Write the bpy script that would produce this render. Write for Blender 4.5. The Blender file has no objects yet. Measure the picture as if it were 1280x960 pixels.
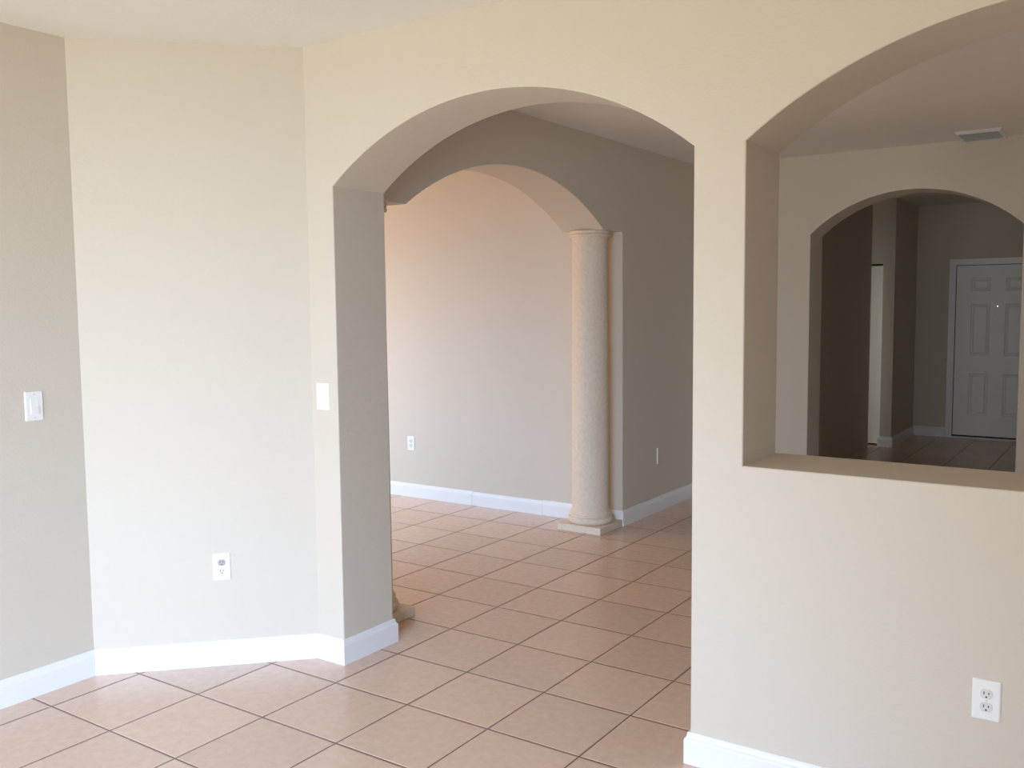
import bpy, bmesh, math
from mathutils import Vector, Matrix
from mathutils.geometry import tessellate_polygon

# ------------------------------------------------------------------ units
# lengths below are in floor-tile units (one tile = S metres)
S = 0.402
H = 6.823                                   # ceiling
WY, WB = 2.4392, 3.2663                     # front / back face of the big arch wall
XL = -0.4067                                # left wall face
AC, AX = 0.7242, 1.304                      # ends of the angled corner wall
JL, JR, ZS, AP = 1.6974, 5.8636, 5.3014, 6.0351
PL, PR, SI, PAP = 6.311, 10.7981, 2.6621, 6.0712
XD, XD2 = 1.273, 0.4478                     # column wall faces
Y0, Y1, ZS2, AP2, YJ = 4.1494, 9.2672, 5.2842, 6.0405, 9.9756
YF = 9.9866                                 # far wall of the living room
YB, YB2 = 13.4069, 14.2229                  # dining back wall
BL, BR, ZS3, AP3 = 3.5531, 7.1909, 5.3168, 6.0432
YS, YE = 22.15, 25.03                       # foyer stub wall, foyer end wall
BH, BT = 0.2812, 0.0425                     # baseboard
XW = -9.2                                   # living room window wall
XR = 13.4                                   # right outer wall
YN = -9.5                                  # wall behind the camera

scene = bpy.context.scene
COL = scene.collection

# ------------------------------------------------------------------ materials
def nodes_of(name):
    m = bpy.data.materials.new(name)
    m.use_nodes = True
    nt = m.node_tree
    return m, nt, nt.nodes, nt.links, nt.nodes['Principled BSDF']

def mat_plain(name, col, rough=0.5, metal=0.0, nscale=None, nvar=0.0, bump=0.0, bscale=200.0, spec=0.5):
    m, nt, N, L, b = nodes_of(name)
    b.inputs['Base Color'].default_value = (*col, 1)
    b.inputs['Roughness'].default_value = rough
    b.inputs['Metallic'].default_value = metal
    b.inputs['Specular IOR Level'].default_value = spec
    tc = N.new('ShaderNodeNewGeometry')
    if nscale:
        n = N.new('ShaderNodeTexNoise')
        n.inputs['Scale'].default_value = nscale
        n.inputs['Detail'].default_value = 4
        L.new(tc.outputs['Position'], n.inputs['Vector'])
        mx = N.new('ShaderNodeMix'); mx.data_type = 'RGBA'
        mx.inputs[6].default_value = (*[c * (1 - nvar) for c in col], 1)
        mx.inputs[7].default_value = (*[min(1, c * (1 + nvar)) for c in col], 1)
        L.new(n.outputs['Fac'], mx.inputs[0])
        L.new(mx.outputs[2], b.inputs['Base Color'])
    if bump:
        n2 = N.new('ShaderNodeTexNoise')
        n2.inputs['Scale'].default_value = bscale
        n2.inputs['Detail'].default_value = 3
        L.new(tc.outputs['Position'], n2.inputs['Vector'])
        bp = N.new('ShaderNodeBump')
        bp.inputs['Strength'].default_value = bump
        bp.inputs['Distance'].default_value = 0.002
        L.new(n2.outputs['Fac'], bp.inputs['Height'])
        L.new(bp.outputs['Normal'], b.inputs['Normal'])
    return m

def mat_floor():
    m, nt, N, L, b = nodes_of('terracotta_floor_tile')
    geo = N.new('ShaderNodeNewGeometry')
    sc = N.new('ShaderNodeVectorMath'); sc.operation = 'SCALE'
    sc.inputs['Scale'].default_value = 1.0 / S
    L.new(geo.outputs['Position'], sc.inputs[0])
    sep = N.new('ShaderNodeSeparateXYZ'); L.new(sc.outputs[0], sep.inputs[0])
    def math_(op, a, bb=None, clamp=False):
        n = N.new('ShaderNodeMath'); n.operation = op; n.use_clamp = clamp
        for i, v in enumerate((a, bb)):
            if v is None: continue
            if isinstance(v, (int, float)): n.inputs[i].default_value = v
            else: L.new(v, n.inputs[i])
        return n.outputs[0]
    dist = []
    for ax in ('X', 'Y'):
        f = math_('FRACT', math_('ADD', sep.outputs[ax], 0.5))
        dist.append(math_('ABSOLUTE', math_('SUBTRACT', f, 0.5)))
    d = math_('MINIMUM', dist[0], dist[1])            # distance to the nearest grout line (tiles)
    wn = N.new('ShaderNodeTexNoise'); wn.inputs['Scale'].default_value = 60
    L.new(geo.outputs['Position'], wn.inputs['Vector'])
    d2 = math_('ADD', d, math_('MULTIPLY', math_('SUBTRACT', wn.outputs['Fac'], 0.5), 0.004))
    grout = math_('SUBTRACT', 1.0, math_('MULTIPLY', math_('SUBTRACT', d2, 0.0055), 330.0, True), True)
    # one random number per tile
    fl = N.new('ShaderNodeVectorMath'); fl.operation = 'FLOOR'; L.new(sc.outputs[0], fl.inputs[0])
    sepf = N.new('ShaderNodeSeparateXYZ'); L.new(fl.outputs[0], sepf.inputs[0])
    cmb = N.new('ShaderNodeCombineXYZ'); L.new(sepf.outputs['X'], cmb.inputs['X']); L.new(sepf.outputs['Y'], cmb.inputs['Y'])
    wh = N.new('ShaderNodeTexWhiteNoise'); wh.noise_dimensions = '2D'; L.new(cmb.outputs[0], wh.inputs['Vector'])
    n1 = N.new('ShaderNodeTexNoise'); n1.inputs['Scale'].default_value = 26; n1.inputs['Detail'].default_value = 8
    n1.inputs['Roughness'].default_value = 0.65
    L.new(geo.outputs['Position'], n1.inputs['Vector'])
    ramp = N.new('ShaderNodeValToRGB')
    ramp.color_ramp.elements[0].position = 0.30; ramp.color_ramp.elements[0].color = (0.665, 0.482, 0.375, 1)
    ramp.color_ramp.elements[1].position = 0.72; ramp.color_ramp.elements[1].color = (0.750, 0.575, 0.462, 1)
    L.new(n1.outputs['Fac'], ramp.inputs['Fac'])
    hs = N.new('ShaderNodeHueSaturation')
    L.new(math_('ADD', math_('MULTIPLY', wh.outputs['Value'], 0.10), 0.95), hs.inputs['Value'])
    L.new(ramp.outputs['Color'], hs.inputs['Color'])
    mx = N.new('ShaderNodeMix'); mx.data_type = 'RGBA'
    L.new(grout, mx.inputs[0]); L.new(hs.outputs['Color'], mx.inputs[6])
    mx.inputs[7].default_value = (0.155, 0.082, 0.058, 1)
    L.new(mx.outputs[2], b.inputs['Base Color'])
    L.new(math_('ADD', math_('MULTIPLY', grout, 0.5), math_('ADD', 0.16, math_('MULTIPLY', n1.outputs['Fac'], 0.12))), b.inputs['Roughness'])
    # tile edge relief and faint unevenness
    edge = math_('MULTIPLY', d2, 45.0, True)
    hgt = math_('ADD', edge, math_('MULTIPLY', n1.outputs['Fac'], 0.05))
    bp = N.new('ShaderNodeBump'); bp.inputs['Strength'].default_value = 0.7; bp.inputs['Distance'].default_value = 0.004
    L.new(hgt, bp.inputs['Height']); L.new(bp.outputs['Normal'], b.inputs['Normal'])
    return m

def mat_stone():
    m, nt, N, L, b = nodes_of('cast_stone')
    geo = N.new('ShaderNodeNewGeometry')
    n1 = N.new('ShaderNodeTexNoise'); n1.inputs['Scale'].default_value = 45; n1.inputs['Detail'].default_value = 6
    L.new(geo.outputs['Position'], n1.inputs['Vector'])
    v = N.new('ShaderNodeTexVoronoi'); v.inputs['Scale'].default_value = 70
    L.new(geo.outputs['Position'], v.inputs['Vector'])
    r = N.new('ShaderNodeValToRGB')
    r.color_ramp.elements[0].position = 0.3; r.color_ramp.elements[0].color = (0.70, 0.61, 0.49, 1)
    r.color_ramp.elements[1].position = 0.7; r.color_ramp.elements[1].color = (0.78, 0.70, 0.58, 1)
    L.new(n1.outputs['Fac'], r.inputs['Fac']); L.new(r.outputs['Color'], b.inputs['Base Color'])
    b.inputs['Roughness'].default_value = 0.85
    ad = N.new('ShaderNodeMath'); ad.operation = 'ADD'
    L.new(n1.outputs['Fac'], ad.inputs[0]); L.new(v.outputs['Distance'], ad.inputs[1])
    bp = N.new('ShaderNodeBump'); bp.inputs['Strength'].default_value = 0.35; bp.inputs['Distance'].default_value = 0.002
    L.new(ad.outputs[0], bp.inputs['Height']); L.new(bp.outputs['Normal'], b.inputs['Normal'])
    return m

WALL = mat_plain('greige_wall_paint', (0.650, 0.592, 0.500), 0.62, nscale=14, nvar=0.012, bump=0.35, bscale=120, spec=0.3)
CEIL = mat_plain('textured_ceiling_paint', (0.81, 0.795, 0.765), 0.85, nscale=9, nvar=0.02, bump=0.6, bscale=55, spec=0.2)
TRIM = mat_plain('white_trim_paint', (0.84, 0.85, 0.86), 0.32, nscale=6, nvar=0.01)
FLOOR = mat_floor()
STONE = mat_stone()
PLASTIC = mat_plain('white_switch_plastic', (0.86, 0.87, 0.86), 0.28, nscale=30, nvar=0.005)
SOCKET = mat_plain('shaded_socket_plastic', (0.72, 0.72, 0.70), 0.4, nscale=30, nvar=0.01)  # white plastic darkened to paint the shadow that outlines the socket faces
GREYPL = mat_plain('grey_plastic', (0.40, 0.40, 0.365), 0.4, nscale=30, nvar=0.02)
DARK = mat_plain('dark_slot', (0.03, 0.03, 0.03), 0.6, nscale=30, nvar=0.05)
SCREW = mat_plain('painted_screw', (0.66, 0.66, 0.65), 0.35, metal=0.2, nscale=40, nvar=0.02)
DOORW = mat_plain('white_door_paint', (0.86, 0.885, 0.86), 0.4, nscale=8, nvar=0.01)
ALU = mat_plain('white_window_frame', (0.8, 0.8, 0.8), 0.35, nscale=10, nvar=0.01)
VENTM = mat_plain('vent_enamel', (0.74, 0.76, 0.78), 0.35, metal=0.1, nscale=20, nvar=0.02)
BRASS = mat_plain('dull_metal', (0.35, 0.33, 0.30), 0.35, metal=0.9, nscale=30, nvar=0.03)
GAP = mat_plain('black_gap_shade', (0.02, 0.02, 0.02), 0.7, nscale=30, nvar=0.05)  # black that paints the shade in the gaps around the doors

def mat_glass():
    m, nt, N, L, b = nodes_of('window_glass')
    out = [n for n in N if n.type == 'OUTPUT_MATERIAL'][0]
    N.remove(b)
    t = N.new('ShaderNodeBsdfTransparent'); t.inputs['Color'].default_value = (.95, .97, .96, 1)
    g = N.new('ShaderNodeBsdfGlossy'); g.inputs['Roughness'].default_value = 0.02
    f = N.new('ShaderNodeFresnel'); f.inputs['IOR'].default_value = 1.4
    mx = N.new('ShaderNodeMixShader')
    L.new(f.outputs[0], mx.inputs[0]); L.new(t.outputs[0], mx.inputs[1]); L.new(g.outputs[0], mx.inputs[2])
    L.new(mx.outputs[0], out.inputs['Surface'])
    return m
GLASS = mat_glass()

def mat_peep():
    m, nt, N, L, b = nodes_of('peephole_daylight')
    b.inputs['Base Color'].default_value = (0.9, 0.95, 1, 1)
    b.inputs['Emission Color'].default_value = (0.9, 0.96, 1, 1)
    b.inputs['Emission Strength'].default_value = 1.6
    return m
PEEP = mat_peep()

# ------------------------------------------------------------------ mesh helpers
def link(name, bm, mat, parent=None, smooth=False, flip=False):
    bmesh.ops.remove_doubles(bm, verts=bm.verts, dist=1e-5)
    bmesh.ops.recalc_face_normals(bm, faces=bm.faces)
    me = bpy.data.meshes.new(name)
    bm.to_mesh(me); bm.free()
    me.materials.append(mat)
    if smooth:
        for p in me.polygons: p.use_smooth = True
        try: me.set_sharp_from_angle(angle=math.radians(40))
        except Exception: pass
    o = bpy.data.objects.new(name, me)
    COL.objects.link(o)
    if parent is not None: o.parent = parent
    return o

def tag(o, label, cat, group=None, kind=None):
    o['label'] = label; o['category'] = cat
    if group: o['group'] = group
    if kind: o['kind'] = kind
    return o

def structure(name, bm, mat, label, cat, **k):
    return tag(link(name, bm, mat, **k), label, cat, kind='structure')

def empty(name, loc, rotz=0.0):
    o = bpy.data.objects.new(name, None)
    o.empty_display_size = 0.05
    o.location = loc; o.rotation_euler = (0, 0, rotz)
    COL.objects.link(o)
    return o

def box(bm, a, b, k=S, bevel=0.0, segs=2):
    a = [min(p, q) * k for p, q in zip(a, b)], [max(p, q) * k for p, q in zip(a, b)]
    lo, hi = a
    vs = [bm.verts.new((x, y, z)) for x in (lo[0], hi[0]) for y in (lo[1], hi[1]) for z in (lo[2], hi[2])]
    fs = []
    for q in ((0, 1, 3, 2), (4, 6, 7, 5), (0, 4, 5, 1), (2, 3, 7, 6), (0, 2, 6, 4), (1, 5, 7, 3)):
        fs.append(bm.faces.new([vs[i] for i in q]))
    if bevel:
        es = set(e for f in fs for e in f.edges)
        bmesh.ops.bevel(bm, geom=list(es), offset=bevel, segments=segs, profile=0.5, affect='EDGES')
    return vs

def area2(loop):
    return sum(p[0] * q[1] - q[0] * p[1] for p, q in zip(loop, loop[1:] + loop[:1])) / 2

def offset_loop(loop, d):
    """move a closed loop (counter-clockwise) outwards by d"""
    n = len(loop); out = []
    for i in range(n):
        p0, p1, p2 = Vector(loop[i - 1]), Vector(loop[i]), Vector(loop[(i + 1) % n])
        e1 = (p1 - p0).normalized(); e2 = (p2 - p1).normalized()
        n1 = Vector((e1.y, -e1.x)); n2 = Vector((e2.y, -e2.x))
        m = (n1 + n2); m = m / max(0.25, m.length_squared) * 2
        out.append(tuple(p1 + m * d))
    return out

def wall_with_holes(outer, holes, T, place, r=0.014, segs=5, round_back=True):
    """a wall of thickness T with openings whose arrises are rounded (bullnose bead).
    outer, holes: 2D loops (u, v); place(u, v, w) -> xyz with w the depth from the front."""
    bm = bmesh.new()
    holes = [h if area2(h) > 0 else h[::-1] for h in holes]
    if area2(outer) < 0: outer = outer[::-1]
    V = lambda u, v, w: bm.verts.new(Vector(place(u, v, w)) * S)
    prof = [(r * (1 - math.sin(t)), r * (1 - math.cos(t))) for t in [math.pi / 2 * i / segs for i in range(segs + 1)]]
    # prof[0]: offset r, depth 0  -> prof[-1]: offset 0, depth r
    for back in (False, True):
        w0 = T if back else 0.0
        loops = [outer] + [offset_loop(h, r) for h in holes]
        flat = [p for lp in loops for p in lp]
        vs = [V(p[0], p[1], w0) for p in flat]
        for tri in tessellate_polygon([[Vector((p[0], p[1], 0)) for p in lp] for lp in loops]):
            try: bm.faces.new([vs[i] for i in tri])
            except ValueError: pass
    for h in holes:
        rings = []
        for off, dep in prof: rings.append([V(*p, dep) for p in offset_loop(h, off)])
        for off, dep in reversed(prof): rings.append([V(*p, T - dep) for p in offset_loop(h, off)])
        for A, B in zip(rings, rings[1:]):
            for i in range(len(h)):
                j = (i + 1) % len(h)
                bm.faces.new((A[i], A[j], B[j], B[i]))
    f = [V(*p, 0) for p in outer]; b = [V(*p, T) for p in outer]
    for i in range(len(outer)):
        j = (i + 1) % len(outer)
        bm.faces.new((f[i], f[j], b[j], b[i]))
    return bm

def arch_pts(a, b, zs, ap, n=48):
    """points of a segmental arch from (b, zs) over the crown to (a, zs)"""
    c = (a + b) / 2; h = (b - a) / 2; rise = ap - zs
    R = (h * h + rise * rise) / (2 * rise); t0 = math.asin(h / R)
    return [(c + R * math.sin(t0 - 2 * t0 * i / n), ap - R + R * math.cos(t0 - 2 * t0 * i / n)) for i in range(n + 1)]

def rect(a, b, c, d):
    return [(a, b), (c, b), (c, d), (a, d)]

def prism(pts, z0, z1):
    bm = bmesh.new()
    lo = [bm.verts.new((x * S, y * S, z0 * S)) for x, y in pts]
    hi = [bm.verts.new((x * S, y * S, z1 * S)) for x, y in pts]
    bm.faces.new(lo[::-1]); bm.faces.new(hi)
    n = len(pts)
    for i in range(n):
        bm.faces.new((lo[i], lo[(i + 1) % n], hi[(i + 1) % n], hi[i]))
    return bm

BASE_PROFILE = [(0, 0), (BT, 0), (BT, BH * 0.74), (BT * 0.93, BH * 0.79), (BT * 0.62, BH * 0.84),
                (BT * 0.5, BH * 0.90), (BT * 0.46, BH * 0.965), (BT * 0.3, BH), (0, BH)]
def baseboard(path, side=1, h=1.0):
    """sweep the moulding along a floor path (list of xy); it stands out to the right (side=1) or left"""
    bm = bmesh.new(); n = len(path); rings = []
    for i, p in enumerate(path):
        p = Vector(p)
        d1 = (p - Vector(path[i - 1])).normalized() if i else None
        d2 = (Vector(path[i + 1]) - p).normalized() if i < n - 1 else None
        d1 = d1 or d2; d2 = d2 or d1
        n1 = Vector((d1.y, -d1.x)) * side; n2 = Vector((d2.y, -d2.x)) * side
        m = n1 + n2; m = m / m.length_squared * 2
        rings.append([bm.verts.new((*((p + m * o) * S), z * h * S)) for o, z in BASE_PROFILE])
    k = len(BASE_PROFILE)
    for A, B in zip(rings, rings[1:]):
        for i in range(k):
            bm.faces.new((A[i], A[(i + 1) % k], B[(i + 1) % k], B[i]))
    bm.faces.new(rings[0]); bm.faces.new(rings[-1][::-1])
    return bm

def lathe(prof, c, n=64):
    bm = bmesh.new(); rings = []
    for r, z in prof:
        rings.append([bm.verts.new(((c[0] + r * math.cos(2 * math.pi * i / n)) * S,
                                    (c[1] + r * math.sin(2 * math.pi * i / n)) * S, z * S)) for i in range(n)])
    for A, B in zip(rings, rings[1:]):
        for i in range(n):
            bm.faces.new((A[i], A[(i + 1) % n], B[(i + 1) % n], B[i]))
    bm.faces.new(rings[0][::-1]); bm.faces.new(rings[-1])
    return bm

# ------------------------------------------------------------------ room shell
bm = bmesh.new(); box(bm, (XW - .6, YN - .6, -.5), (XR + .6, 27, 0))
structure('floor', bm, FLOOR, 'square terracotta coloured ceramic floor tiles with thin dark grout', 'floor')
bm = bmesh.new(); box(bm, (XW - .6, YN - .6, H), (XR + .6, 27, H + .5))
structure('ceiling', bm, CEIL, 'off-white textured ceiling above all the rooms', 'ceiling')

ZB, ZT = -.2, H + .2
arch_main = [(JL, -.12), (JR, -.12)] + arch_pts(JL, JR, ZS, AP)
passthru = [(PL, SI), (PR, SI)] + arch_pts(PL, PR, ZS, PAP)
bm = wall_with_holes(rect(XW - .3, ZB, XR + .3, ZT), [arch_main, passthru, rect(-7.8, .12, -3.0, 5.1)], WB - WY, lambda u, v, w: (u, WY + w, v))
structure('wall_front', bm, WALL, 'greige wall pierced by the wide arch and the arched pass-through', 'wall')

bm = bmesh.new(); box(bm, (XL - .5, YN - .3, ZB), (XL, AC + .25, ZT))
structure('wall_left', bm, WALL, 'greige wall at the left edge carrying a light switch', 'wall')

bm = prism([(XL, AC), (AX, WY), (AX, WY + .2), (XL - .3, WY + .2), (XL - .3, AC)], ZB, ZT)
structure('wall_corner', bm, WALL, 'greige angled wall between left wall and big arch, with one outlet', 'wall')

colarch = [(2.9, -.12), (YJ, -.12), (YJ, ZS2)] + arch_pts(Y0, Y1, ZS2, AP2) + [(2.9, ZS2)]
bm = wall_with_holes(rect(2.6, ZB, YB + .3, ZT), [colarch], XD - XD2, lambda u, v, w: (XD - w, u, v))
structure('wall_column', bm, WALL, 'shaded greige wall with the inner arch standing on two columns', 'wall')

bm = wall_with_holes(rect(XD2, ZB, XR + .3, ZT), [[(BL, -.12), (BR, -.12)] + arch_pts(BL, BR, ZS3, AP3)], YB2 - YB, lambda u, v, w: (u, YB + w, v))
structure('wall_dining', bm, WALL, 'dim greige wall with an arch, seen through the pass-through', 'wall')

bm = bmesh.new(); box(bm, (XW - .3, YF, ZB), (XD2 + .2, YF + .4, ZT))
structure('wall_living', bm, WALL, 'far pinkish lit wall behind the columns with a small outlet', 'wall')

bm = wall_with_holes(rect(WB - .2, ZB, YF + .2, ZT), [rect(4.6, 1.4, 7.6, 5.6)], .4, lambda u, v, w: (XW - w, u, v))
structure('wall_living_side', bm, WALL, 'side wall of the far room with its window', 'wall')

bm = wall_with_holes(rect(XL - .5, ZB, XR + .3, ZT), [rect(.6, .12, 10.1, 5.1)], .4, lambda u, v, w: (u, YN - w, v))
structure('wall_back', bm, WALL, 'greige wall behind the viewer with a window', 'wall')

bm = wall_with_holes(rect(YN - .3, ZB, 26, ZT), [rect(5.9, 1.4, 10.1, 5.1)], .4, lambda u, v, w: (XR + w, u, v))
structure('wall_right', bm, WALL, 'greige outer wall on the right side', 'wall')

bm = bmesh.new(); box(bm, (2.5, YB2 - .05, ZB), (2.7, 21.86, ZT))
structure('wall_foyer_left', bm, WALL, 'dark greige hallway wall seen at the left inside the far arch', 'wall')

# stub wall with the closet opening
bm = wall_with_holes(rect(.3, ZB, 3.246, ZT), [rect(.75, -.12, 2.932, 5.06)], .3, lambda u, v, w: (u, YS + w, v), r=.012)
structure('wall_closet', bm, WALL, 'narrow greige wall end beside the white closet door', 'wall')
bm = bmesh.new(); box(bm, (2.946, YS + .3, ZB), (3.246, YE + .1, ZT))
structure('wall_foyer_side', bm, WALL, 'dark greige side wall between closet and entrance door', 'wall')
bm = bmesh.new(); box(bm, (.3, YS + .95, ZB), (2.95, YS + 1.2, ZT))
structure('wall_closet_back', bm, WALL, 'back wall of the closet', 'wall')
bm = wall_with_holes(rect(YB2 - .05, ZB, YS + 1.2, ZT), [rect(20.5, .7, 22.05, 5.1)], .3, lambda u, v, w: (.3 - w, u, v))
structure('wall_hall', bm, WALL, 'end wall of the side hall', 'wall')

DL, DR, DT = 4.30, 6.56, 5.06
bm = wall_with_holes(rect(2.9, ZB, 9.0, ZT), [rect(DL, -.12, DR, DT)], .4, lambda u, v, w: (u, YE + w, v), r=.012)
structure('wall_entrance', bm, WALL, 'dark greige wall around the white entrance door', 'wall')
bm = bmesh.new(); box(bm, (8.2, YB2 - .05, ZB), (8.6, YE + .4, ZT))
structure('wall_foyer_right', bm, WALL, 'right side wall of the foyer', 'wall')

# ------------------------------------------------------------------ baseboards
structure('baseboard_left', baseboard([(XL, YN), (XL, -1.81)]), TRIM, 'white baseboard along the left wall beyond the window', 'baseboard')
structure('baseboard_left_corner', baseboard([(XL, -1.8), (XL, AC - .0005)]), TRIM, 'white baseboard at the foot of the left wall', 'baseboard')
structure('baseboard_corner', baseboard([(XL, AC), (AX, WY)]), TRIM, 'white baseboard at the foot of the angled wall', 'baseboard')
structure('baseboard_front', baseboard([(AX, WY), (JL, WY), (JL, WB), (.5, WB)]), TRIM, 'white baseboard wrapped round the left jamb of the big arch', 'baseboard')
structure('baseboard_front_right', baseboard([(XR, WB), (JR, WB), (JR, WY), (XR, WY)]), TRIM, 'white baseboard below the pass-through, starting at the right arch jamb', 'baseboard')
structure('baseboard_living', baseboard([(XW, YF), (-2.112, YF)]), TRIM, 'left length of white baseboard along the far lit wall', 'baseboard')
structure('baseboard_living_middle', baseboard([(-2.106, YF), (-.433, YF)], h=.97), TRIM, 'middle length of white baseboard along the far lit wall', 'baseboard')
structure('baseboard_living_right', baseboard([(-.428, YF), (XD2, YF)], h=1.02), TRIM, 'short white baseboard of the far wall running behind the column', 'baseboard')
structure('baseboard_column', baseboard([(XD2, YJ), (XD, YJ), (XD, YB)]), TRIM, 'white baseboard turning the corner beside the right column', 'baseboard')
structure('baseboard_dining', baseboard([(XD, YB), (BL, YB), (BL, YB2), (2.7, YB2)]), TRIM, 'white baseboard at the foot of the dim arched wall', 'baseboard')
structure('baseboard_dining_right', baseboard([(8.2, YB2), (BR, YB2), (BR, YB), (XR, YB)]), TRIM, 'white baseboard right of the far arch', 'baseboard')
structure('baseboard_closet', baseboard([(2.932, YS + .2), (2.932, YS), (3.246, YS), (3.246, YE), (4.14, YE)]), TRIM, 'white baseboard round the narrow wall end in the foyer', 'baseboard')

# ------------------------------------------------------------------ windows (outside the frame, they give the daylight; hall and dining windows are added)
def window(name, place, a, b, c, d, label, div=2):
    root = empty(name, Vector(place(a, b, .2)) * S)
    tag(root, label, 'window', kind='structure')
    inv = Matrix.Translation(-root.location)
    f = bmesh.new(); t = .12
    def bar(u0, v0, u1, v1):
        box(f, place(u0, v0, .12), place(u1, v1, .28))
    bar(a, b, c, b + t); bar(a, d - t, c, d); bar(a, b, a + t, d); bar(c - t, b, c, d)
    for i in range(1, div):
        x = a + (c - a) * i / div; bar(x - t / 2, b, x + t / 2, d)
    bmesh.ops.transform(f, matrix=inv, verts=f.verts); link('window_frame', f, ALU, root)
    g = bmesh.new(); box(g, place(a + t, b + t, .195), place(c - t, d - t, .205))
    bmesh.ops.transform(g, matrix=inv, verts=g.verts); link('window_pane', g, GLASS, root)

window('window_1', lambda u, v, w: (XW - w, u, v), 4.6, 1.4, 7.6, 5.6, 'side window of the far room', 2)
window('window_2', lambda u, v, w: (u, YN - w, v), .6, .12, 10.1, 5.1, 'wide sliding glass door behind the viewer', 4)
window('added_hall_window', lambda u, v, w: (.3 - w, u, v), 20.5, .7, 22.05, 5.1, 'unseen window added at the end of the side hall for its light', 1)  # added out of sight to brighten the closet door and wall end
window('added_dining_window', lambda u, v, w: (XR + w, u, v), 5.9, 1.4, 10.1, 5.1, 'unseen window added to light the dining room', 2)  # added out of sight to lift the dim dining room
window('window_5', lambda u, v, w: (u, WY + w, v), -7.8, .12, -3.0, 5.1, 'sliding glass door of the far room', 2)

# ------------------------------------------------------------------ columns
def column(cy, label):
    cx = (XD + XD2) / 2
    root = empty('stone_column', (cx * S, cy * S, 0))
    tag(root, label, 'column', 'cast stone columns under the inner arch', kind='thing')
    inv = Matrix.Translation(-root.location)
    def part(name, bm, smooth=False):
        bmesh.ops.transform(bm, matrix=inv, verts=bm.verts)
        return link(name, bm, STONE, root, smooth)
    b = bmesh.new(); box(b, (cx - .437, cy - .432, 0), (cx + .437, cy + .432, .125), bevel=.004)
    part('plinth', b)
    base = [(.395, .125)]
    for i in range(13):                       # torus
        t = -math.pi / 2 + math.pi * i / 12
        base.append((.352 + .052 * math.cos(t), .188 + .062 * math.sin(t)))
    base += [(.362, .252), (.362, .276)]
    for i in range(1, 9):                     # small bead then a cove into the shaft
        t = math.pi * i / 8
        base.append((.350 + .018 * math.sin(t), .276 + .05 * i / 8))
    base += [(.345, .335), (.336, .36), (.332, .39)]
    part('base', lathe(base, (cx, cy)), True)
    shaft = [(.331, .39)] + [(.331 - .021 * (i / 24) ** 1.6, .39 + 4.74 * i / 24) for i in range(1, 25)]
    part('shaft', lathe(shaft, (cx, cy)), True)
    cap = [(.310, 5.13), (.312, 5.15), (.320, 5.175)]
    for i in range(9):
        t = -math.pi / 2 + math.pi * i / 8
        cap.append((.335 + .022 * math.cos(t), 5.203 + .026 * math.sin(t)))
    cap += [(.338, 5.232), (.350, 5.240), (.352, ZS2 - .002)]
    part('capital', lathe(cap, (cx, cy)), True)
    return root
column(9.535, 'cream stone column standing clear at the right end of the inner arch')
column(3.712, 'stone column mostly hidden behind the left jamb of the big arch')

# ------------------------------------------------------------------ switches and outlets
def rounded_rect(w, h, r, n=6):
    pts = []
    for cx, cy, t0 in ((w / 2 - r, h / 2 - r, 0), (-w / 2 + r, h / 2 - r, 90), (-w / 2 + r, -h / 2 + r, 180), (w / 2 - r, -h / 2 + r, 270)):
        for i in range(n + 1):
            t = math.radians(t0 + 90 * i / n); pts.append((cx + r * math.cos(t), cy + r * math.sin(t)))
    return pts

def slab(loops):
    """stack of (loop, depth) rings lofted; local x along the wall, z up, -y out of the wall"""
    bm = bmesh.new(); rings = [[bm.verts.new((x, -d, z)) for x, z in lp] for lp, d in loops]
    for A, B in zip(rings, rings[1:]):
        n = len(A)
        for i in range(n): bm.faces.new((A[i], A[(i + 1) % n], B[(i + 1) % n], B[i]))
    bm.faces.new(rings[0]); bm.faces.new(rings[-1][::-1])
    return bm

PW, PH = 0.0765, 0.1215
def plate_bm():
    return slab([(rounded_rect(PW, PH, .004), -.001), (rounded_rect(PW, PH, .004), .002),
                 (rounded_rect(PW - .004, PH - .004, .004), .0046), (rounded_rect(PW - .010, PH - .010, .003), .006)])

def shift(bm, x, y, z):
    bmesh.ops.translate(bm, verts=bm.verts, vec=(x, y, z)); return bm

def disc(r, d0, d1, n=20, flat=None):
    lp = []
    for i in range(n):
        t = 2 * math.pi * i / n; x, z = r * math.cos(t), r * math.sin(t)
        if flat: z = max(-flat, min(flat, z))
        lp.append((x, z))
    return slab([(lp, d0), (lp, d1 - .0004), ([(a * .94, b * .94) for a, b in lp], d1)])

def screw(root, z):
    s = link('screw', shift(disc(.0032, .0055, .0072), 0, 0, z), SCREW, root)

def outlet(pos, rot, label, grey_upper=False):
    root = empty('wall_outlet', Vector(pos) * S, rot)
    tag(root, label, 'outlet')
    link('plate', plate_bm(), PLASTIC, root)
    for z in (.0195, -.0195):
        up = grey_upper and z > 0
        rc = link('receptacle', shift(disc(.0172, .0055, .0078, 32, .0142), 0, 0, z), GREYPL if up else SOCKET, root)
        if up: rc['label'] = 'greyed upper receptacle'
        for x, hh in ((-.0064, .0042), (.0064, .0034)):
            b = bmesh.new(); box(b, (x - .00125, -.0083, z + .003 - hh), (x + .00125, -.0070, z + .003 + hh), k=1)
            link('slot', b, DARK, rc)
        link('ground_hole', shift(disc(.0027, .0070, .0083, 16), 0, 0, z - .0085), DARK, rc)
    screw(root, 0)
    return root

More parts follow.
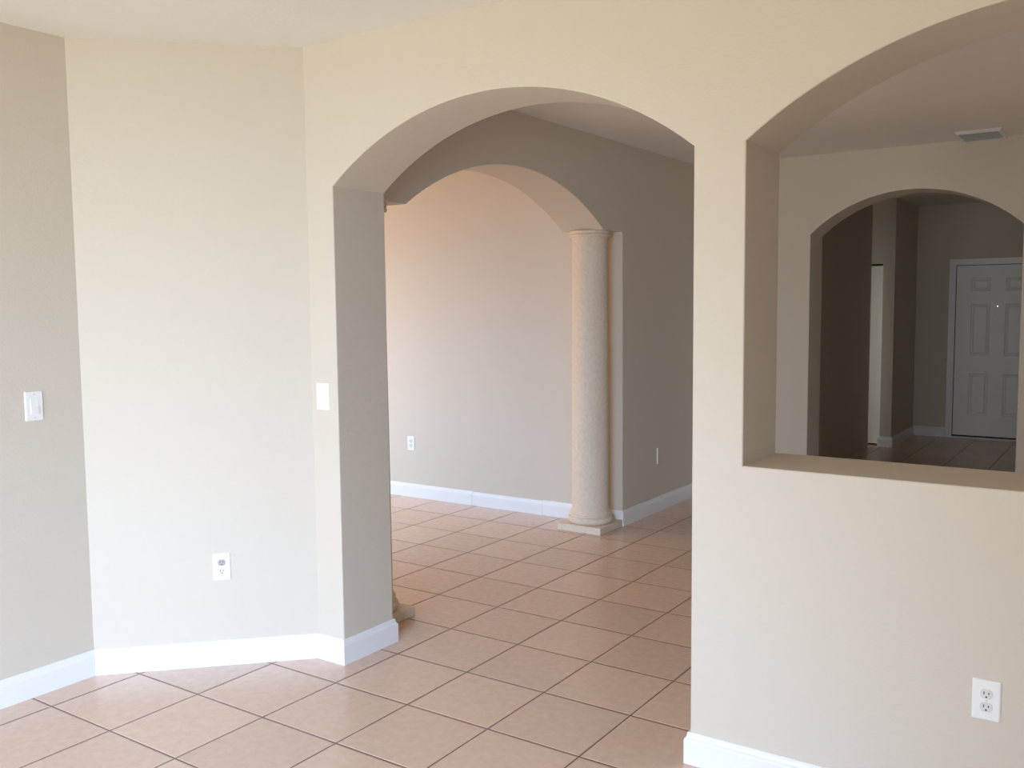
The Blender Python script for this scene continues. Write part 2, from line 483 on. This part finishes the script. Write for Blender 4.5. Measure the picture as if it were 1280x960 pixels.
def switch(pos, rot, label):
    root = empty('light_switch', Vector(pos) * S, rot)
    tag(root, label, 'light switch')
    link('plate', plate_bm(), PLASTIC, root)
    lip = link('switch_frame', slab([(rounded_rect(.0355, .069, .002), .0052), (rounded_rect(.0355, .069, .002), .0066),
                                     (rounded_rect(.0345, .068, .002), .0070)]), PLASTIC, root)
    b = bmesh.new()                            # rocker paddle, tipped so that its lower end stands out
    w, h = .0155, .0315
    pr = [(-h, .0125), (-h + .003, .0128), (0, .0085), (h - .003, .0074), (h, .0068)]
    fr = [[b.verts.new((x, -d, z)) for z, d in pr] for x in (-w, w)]
    bk = [[b.verts.new((x, -.0050, z)) for z, d in pr] for x in (-w, w)]
    for i in range(4):
        b.faces.new((fr[0][i], fr[1][i], fr[1][i + 1], fr[0][i + 1]))
        b.faces.new((bk[0][i], bk[0][i + 1], bk[1][i + 1], bk[1][i]))
        for s in (0, 1): b.faces.new((fr[s][i], fr[s][i + 1], bk[s][i + 1], bk[s][i]))
    for i in (0, 4): b.faces.new((fr[0][i], fr[1][i], bk[1][i], bk[0][i]))
    link('rocker', b, PLASTIC, root)
    screw(root, .048); screw(root, -.048)
    return root

RL = math.radians(90)                          # faces +x
switch((XL, .197, 3.02), RL, 'white rocker light switch on the wall at the left edge')
switch((1.473, WY, 3.014), 0, 'white rocker light switch on the narrow strip left of the big arch')
ang = math.atan2(WY - AC, AX - XL)
tt = .5685 + .0; dx, dy = AX - XL, WY - AC
fr_ = (.568 - XL) / dx
outlet((XL + dx * fr_, AC + dy * fr_, 1.124), ang, 'white duplex outlet low on the angled wall, its upper socket greyed', True)
outlet((8.167, WY, 1.108), 0, 'white duplex outlet at lower right below the pass-through')
outlet((-3.712, YF, 1.137), 0, 'small white outlet on the far lit wall behind the big arch')
wp = empty('wall_plate', Vector((XD, 11.42, 1.08)) * S, RL)
tag(wp, 'slim upright white plate on the shaded wall right of the column', 'wall plate')
link('plate', slab([(rounded_rect(.017, .125, .003), -.001), (rounded_rect(.017, .125, .003), .005), (rounded_rect(.014, .122, .003), .007)]), PLASTIC, wp)
screw(wp, .045); screw(wp, -.045)

# ------------------------------------------------------------------ ceiling vent
vx, vy = (6.21 + 6.92) / 2, (12.43 + 13.32) / 2
vent = empty('ceiling_vent', (vx * S, vy * S, H * S))
tag(vent, 'white louvred air vent on the ceiling above the far arch', 'vent')
W2, D2 = .355 * S, .45 * S
b = bmesh.new()
lp = lambda k, z: [(W2 * 1 - k, D2 - k, z), (-W2 + k, D2 - k, z), (-W2 + k, -D2 + k, z), (W2 - k, -D2 + k, z)]
rings = [[b.verts.new(p) for p in lp(k, z)] for k, z in ((0, .002), (0, -.004), (.012, -.020), (.022, -.020), (.022, .002))]
for A, B in zip(rings, rings[1:] + rings[:1]):
    for i in range(4): b.faces.new((A[i], A[(i + 1) % 4], B[(i + 1) % 4], B[i]))
link('frame', b, VENTM, vent)
b = bmesh.new(); n = 7
for i in range(n):
    y = -D2 + .022 + (2 * D2 - .044) * (i + .5) / n
    vs = []
    for x in (-W2 + .02, W2 - .02):
        for yy, z in ((y + .014, -.002), (y - .008, -.024), (y - .0095, -.0225), (y + .0125, -.0005)):
            vs.append(b.verts.new((x, yy, z)))
    for j in range(4): b.faces.new((vs[j], vs[(j + 1) % 4], vs[4 + (j + 1) % 4], vs[4 + j]))
    b.faces.new(vs[:4][::-1]); b.faces.new(vs[4:])
link('louvres', b, VENTM, vent)
b = bmesh.new(); box(b, (-W2 + .021, -D2 + .021, -.003), (W2 - .021, D2 - .021, .001), k=1)
link('backing', b, DARK, vent)['label'] = 'dark duct behind the louvres'

# ------------------------------------------------------------------ doors
def panelled(x0, x1, z0, z1, panels, yf, th):
    """door leaf with moulded panels: panels = (xa, za, xb, zb); front faces -y"""
    bm = bmesh.new()
    xs = sorted({x0, x1, *[p[0] for p in panels], *[p[2] for p in panels]})
    zs = sorted({z0, z1, *[p[1] for p in panels], *[p[3] for p in panels]})
    V = lambda x, y, z: bm.verts.new((x * S, y * S, z * S))
    for xa, xb in zip(xs, xs[1:]):
        for za, zb in zip(zs, zs[1:]):
            if any(p[0] <= xa and xb <= p[2] and p[1] <= za and zb <= p[3] for p in panels): continue
            bm.faces.new([V(xa, yf, za), V(xb, yf, za), V(xb, yf, zb), V(xa, yf, zb)])
    for xa, za, xb, zb in panels:
        rings = []
        for k, d in ((0, 0), (.022, .030), (.050, .034), (.095, .010)):
            rings.append([V(xa + k, yf + d, za + k), V(xb - k, yf + d, za + k), V(xb - k, yf + d, zb - k), V(xa + k, yf + d, zb - k)])
        for A, B in zip(rings, rings[1:]):
            for i in range(4): bm.faces.new((A[i], A[(i + 1) % 4], B[(i + 1) % 4], B[i]))
        bm.faces.new(rings[-1])
    yb = yf + th
    bm.faces.new([V(x0, yb, z0), V(x0, yb, z1), V(x1, yb, z1), V(x1, yb, z0)])
    bm.faces.new([V(x0, yf, z0), V(x0, yf, z1), V(x0, yb, z1), V(x0, yb, z0)])
    bm.faces.new([V(x1, yf, z0), V(x1, yb, z0), V(x1, yb, z1), V(x1, yf, z1)])
    bm.faces.new([V(x0, yf, z1), V(x1, yf, z1), V(x1, yb, z1), V(x0, yb, z1)])
    bm.faces.new([V(x0, yf, z0), V(x0, yb, z0), V(x1, yb, z0), V(x1, yf, z0)])
    return bm

def local(bm, root):
    bmesh.ops.transform(bm, matrix=Matrix.Translation(-root.location), verts=bm.verts); return bm

door = empty('door_1', (5.43 * S, YE * S, 0))
tag(door, 'white six-panel entrance door at the end of the foyer', 'door', kind='structure')
pl = []
for xa, xb in ((4.735, 5.235), (5.625, 6.125)):
    pl += [(xa, 4.295, xb, 4.67), (xa, 2.43, xb, 3.925), (xa, .69, xb, 1.91)]
leaf = link('door_leaf', local(panelled(4.338, 6.522, .085, 5.035, pl, YE + .03, .11), door), DOORW, door)
b = bmesh.new()
cs = .175
for a_, b_ in (((4.325 - cs, YE - .035, 0), (4.325, YE + .005, 5.05 + cs)), ((6.535, YE - .035, 0), (6.535 + cs, YE + .005, 5.05 + cs)),
               ((4.325, YE - .035, 5.05), (6.535, YE + .005, 5.05 + cs))):
    box(b, a_, b_)
for xx in (4.325 - cs * .45, 6.535 + cs * .25):
    box(b, (xx, YE - .05, 0), (xx + cs * .2, YE - .03, 5.05 + cs * .3))
link('door_casing', local(b, door), TRIM, door)
b = bmesh.new()
box(b, (4.30, YE + .15, .0), (6.56, YE + .17, 5.06))  # black sheet behind the leaf, paints the gap around it dark
link('gap_shade_sheet', local(b, door), GAP, door)
b = bmesh.new(); box(b, (4.32, YE - .10, 0), (6.54, YE + .12, .045), bevel=.004)
link('threshold', local(b, door), ALU, door)
b = disc(.009, 0, .006); shift(b, 5.43 * S, (YE + .03) * S, 3.855 * S)
ph = link('peephole', local(b, door), BRASS, door)
b = disc(.0062, .005, .0075); shift(b, 5.43 * S, (YE + .03) * S, 3.855 * S)
link('lens', local(b, door), PEEP, ph)['label'] = 'lens glowing with daylight'
b = disc(.024, 0, .055, 24); shift(b, 6.37 * S, (YE + .03) * S, 2.35 * S)
link('door_knob', local(b, door), BRASS, door)

d2 = empty('door_2', (2.0 * S, (YS + .14) * S, 0))
tag(d2, 'pale closet door, a narrow strip of it showing beside the dark hallway wall', 'door', kind='structure')
b = panelled(.78, 2.915, .055, 5.0, [(1.0, .6, 1.65, 2.2), (1.85, .6, 2.5, 2.2), (1.0, 2.5, 1.65, 4.7), (1.85, 2.5, 2.5, 4.7)], YS + .14, .08)
link('door_leaf', local(b, d2), DOORW, d2)
b = bmesh.new(); box(b, (.76, YS + .12, 5.01), (2.925, YS + .2, 5.055))  # black strip painting the dark gap above the closet door
link('gap_shade_strip', local(b, d2), GAP, d2)

# ------------------------------------------------------------------ daylight
world = bpy.data.worlds.new('daylight_sky'); scene.world = world
world.use_nodes = True
bg = world.node_tree.nodes['Background']
bg.inputs['Color'].default_value = (0.78, 0.87, 1.0, 1)
bg.inputs['Strength'].default_value = 0.3

def daylight(name, place, a, b, c, d, power, col, look, spread=180):
    l = bpy.data.lights.new(name, 'AREA'); l.shape = 'RECTANGLE'
    p0, p1, p2 = (Vector(place(*q)) * S for q in ((a, b, -.02), (c, b, -.02), (a, d, -.02)))
    l.size = (p1 - p0).length; l.size_y = (p2 - p0).length
    l.energy = power; l.color = col; l.spread = math.radians(spread)
    o = bpy.data.objects.new(name, l); COL.objects.link(o)
    o.location = (p1 + p2) / 2
    o.rotation_euler = Vector(look).to_track_quat('-Z', 'Y').to_euler()
    return o
# blue sky and warm ground light at the openings; hall and dining lamps added
daylight('sky_light_back_door', lambda u, v, w: (u, YN - w, v), .7, .2, 6.5, 5.0, 50, (.24, .38, 1.0), (0, 1, -.50), 130)
daylight('sky_light_back_door_right', lambda u, v, w: (u, YN + .05 - w, v), 5.5, .2, 10.0, 5.0, 93, (.46, .67, 1.0), (-.6, .8, -.45), 90)
daylight('ground_light_back_door', lambda u, v, w: (u, YN + .04 - w, v), .7, .2, 6.5, 5.0, 26, (1.0, .66, .06), (0, 1, .50), 130)
daylight('horizon_light_back_door', lambda u, v, w: (u, YN + .06 - w, v), .7, .2, 6.5, 5.0, 36, (.92, 1.0, .60), (0, 1, .25), 150)
daylight('sky_light_living_door', lambda u, v, w: (u, WB + .04 + w, v), -7.7, .2, -3.1, 5.0, 54, (.28, .62, 1.0), (0, 1, -.50), 130)
daylight('ground_light_living_window', lambda u, v, w: (XW - w, u, v), 4.7, 1.5, 7.5, 5.5, 48, (1.0, .50, .10), (1, 0, .05))
daylight('added_dining_light', lambda u, v, w: (XR - .02 + w, u, v), 6, 1.5, 10, 5.0, 7.0, (.62, .85, 1.0), (-1, 0, -.35), 160)  # lamp of the added dining window, brightens the dim walls
daylight('added_hall_light', lambda u, v, w: (.3 - w, u, v), 20.6, .8, 22.0, 5.0, 4.6, (1.0, .96, .84), (1, 0, -.1))  # lamp of the added hall window, brightens the closet door

# ------------------------------------------------------------------ camera
cam = bpy.data.cameras.new('camera'); co = bpy.data.objects.new('camera', cam); COL.objects.link(co)
cam.sensor_fit = 'HORIZONTAL'; cam.sensor_width = 36.0
cam.lens = 1168.1 / 1280 * 36.0
cam.clip_start = 0.05; cam.clip_end = 100
co.location = (9.0415 * S, -4.9272 * S, 3.996 * S)
co.rotation_euler = (1.4875, 0.0097, 0.5978)
scene.camera = co

# ------------------------------------------------------------------ look
scene.view_settings.view_transform = 'Standard'
scene.view_settings.look = 'None'
scene.view_settings.gamma = 1.0
scene.view_settings.use_curve_mapping = False
scene.view_settings.exposure = 0.04
cy = scene.cycles
cy.max_bounces = 14; cy.diffuse_bounces = 10; cy.glossy_bounces = 4; cy.transmission_bounces = 6
cy.sample_clamp_indirect = 6.0
cy.use_denoising = True
try: cy.denoiser = 'OPENIMAGEDENOISE'
except Exception: pass
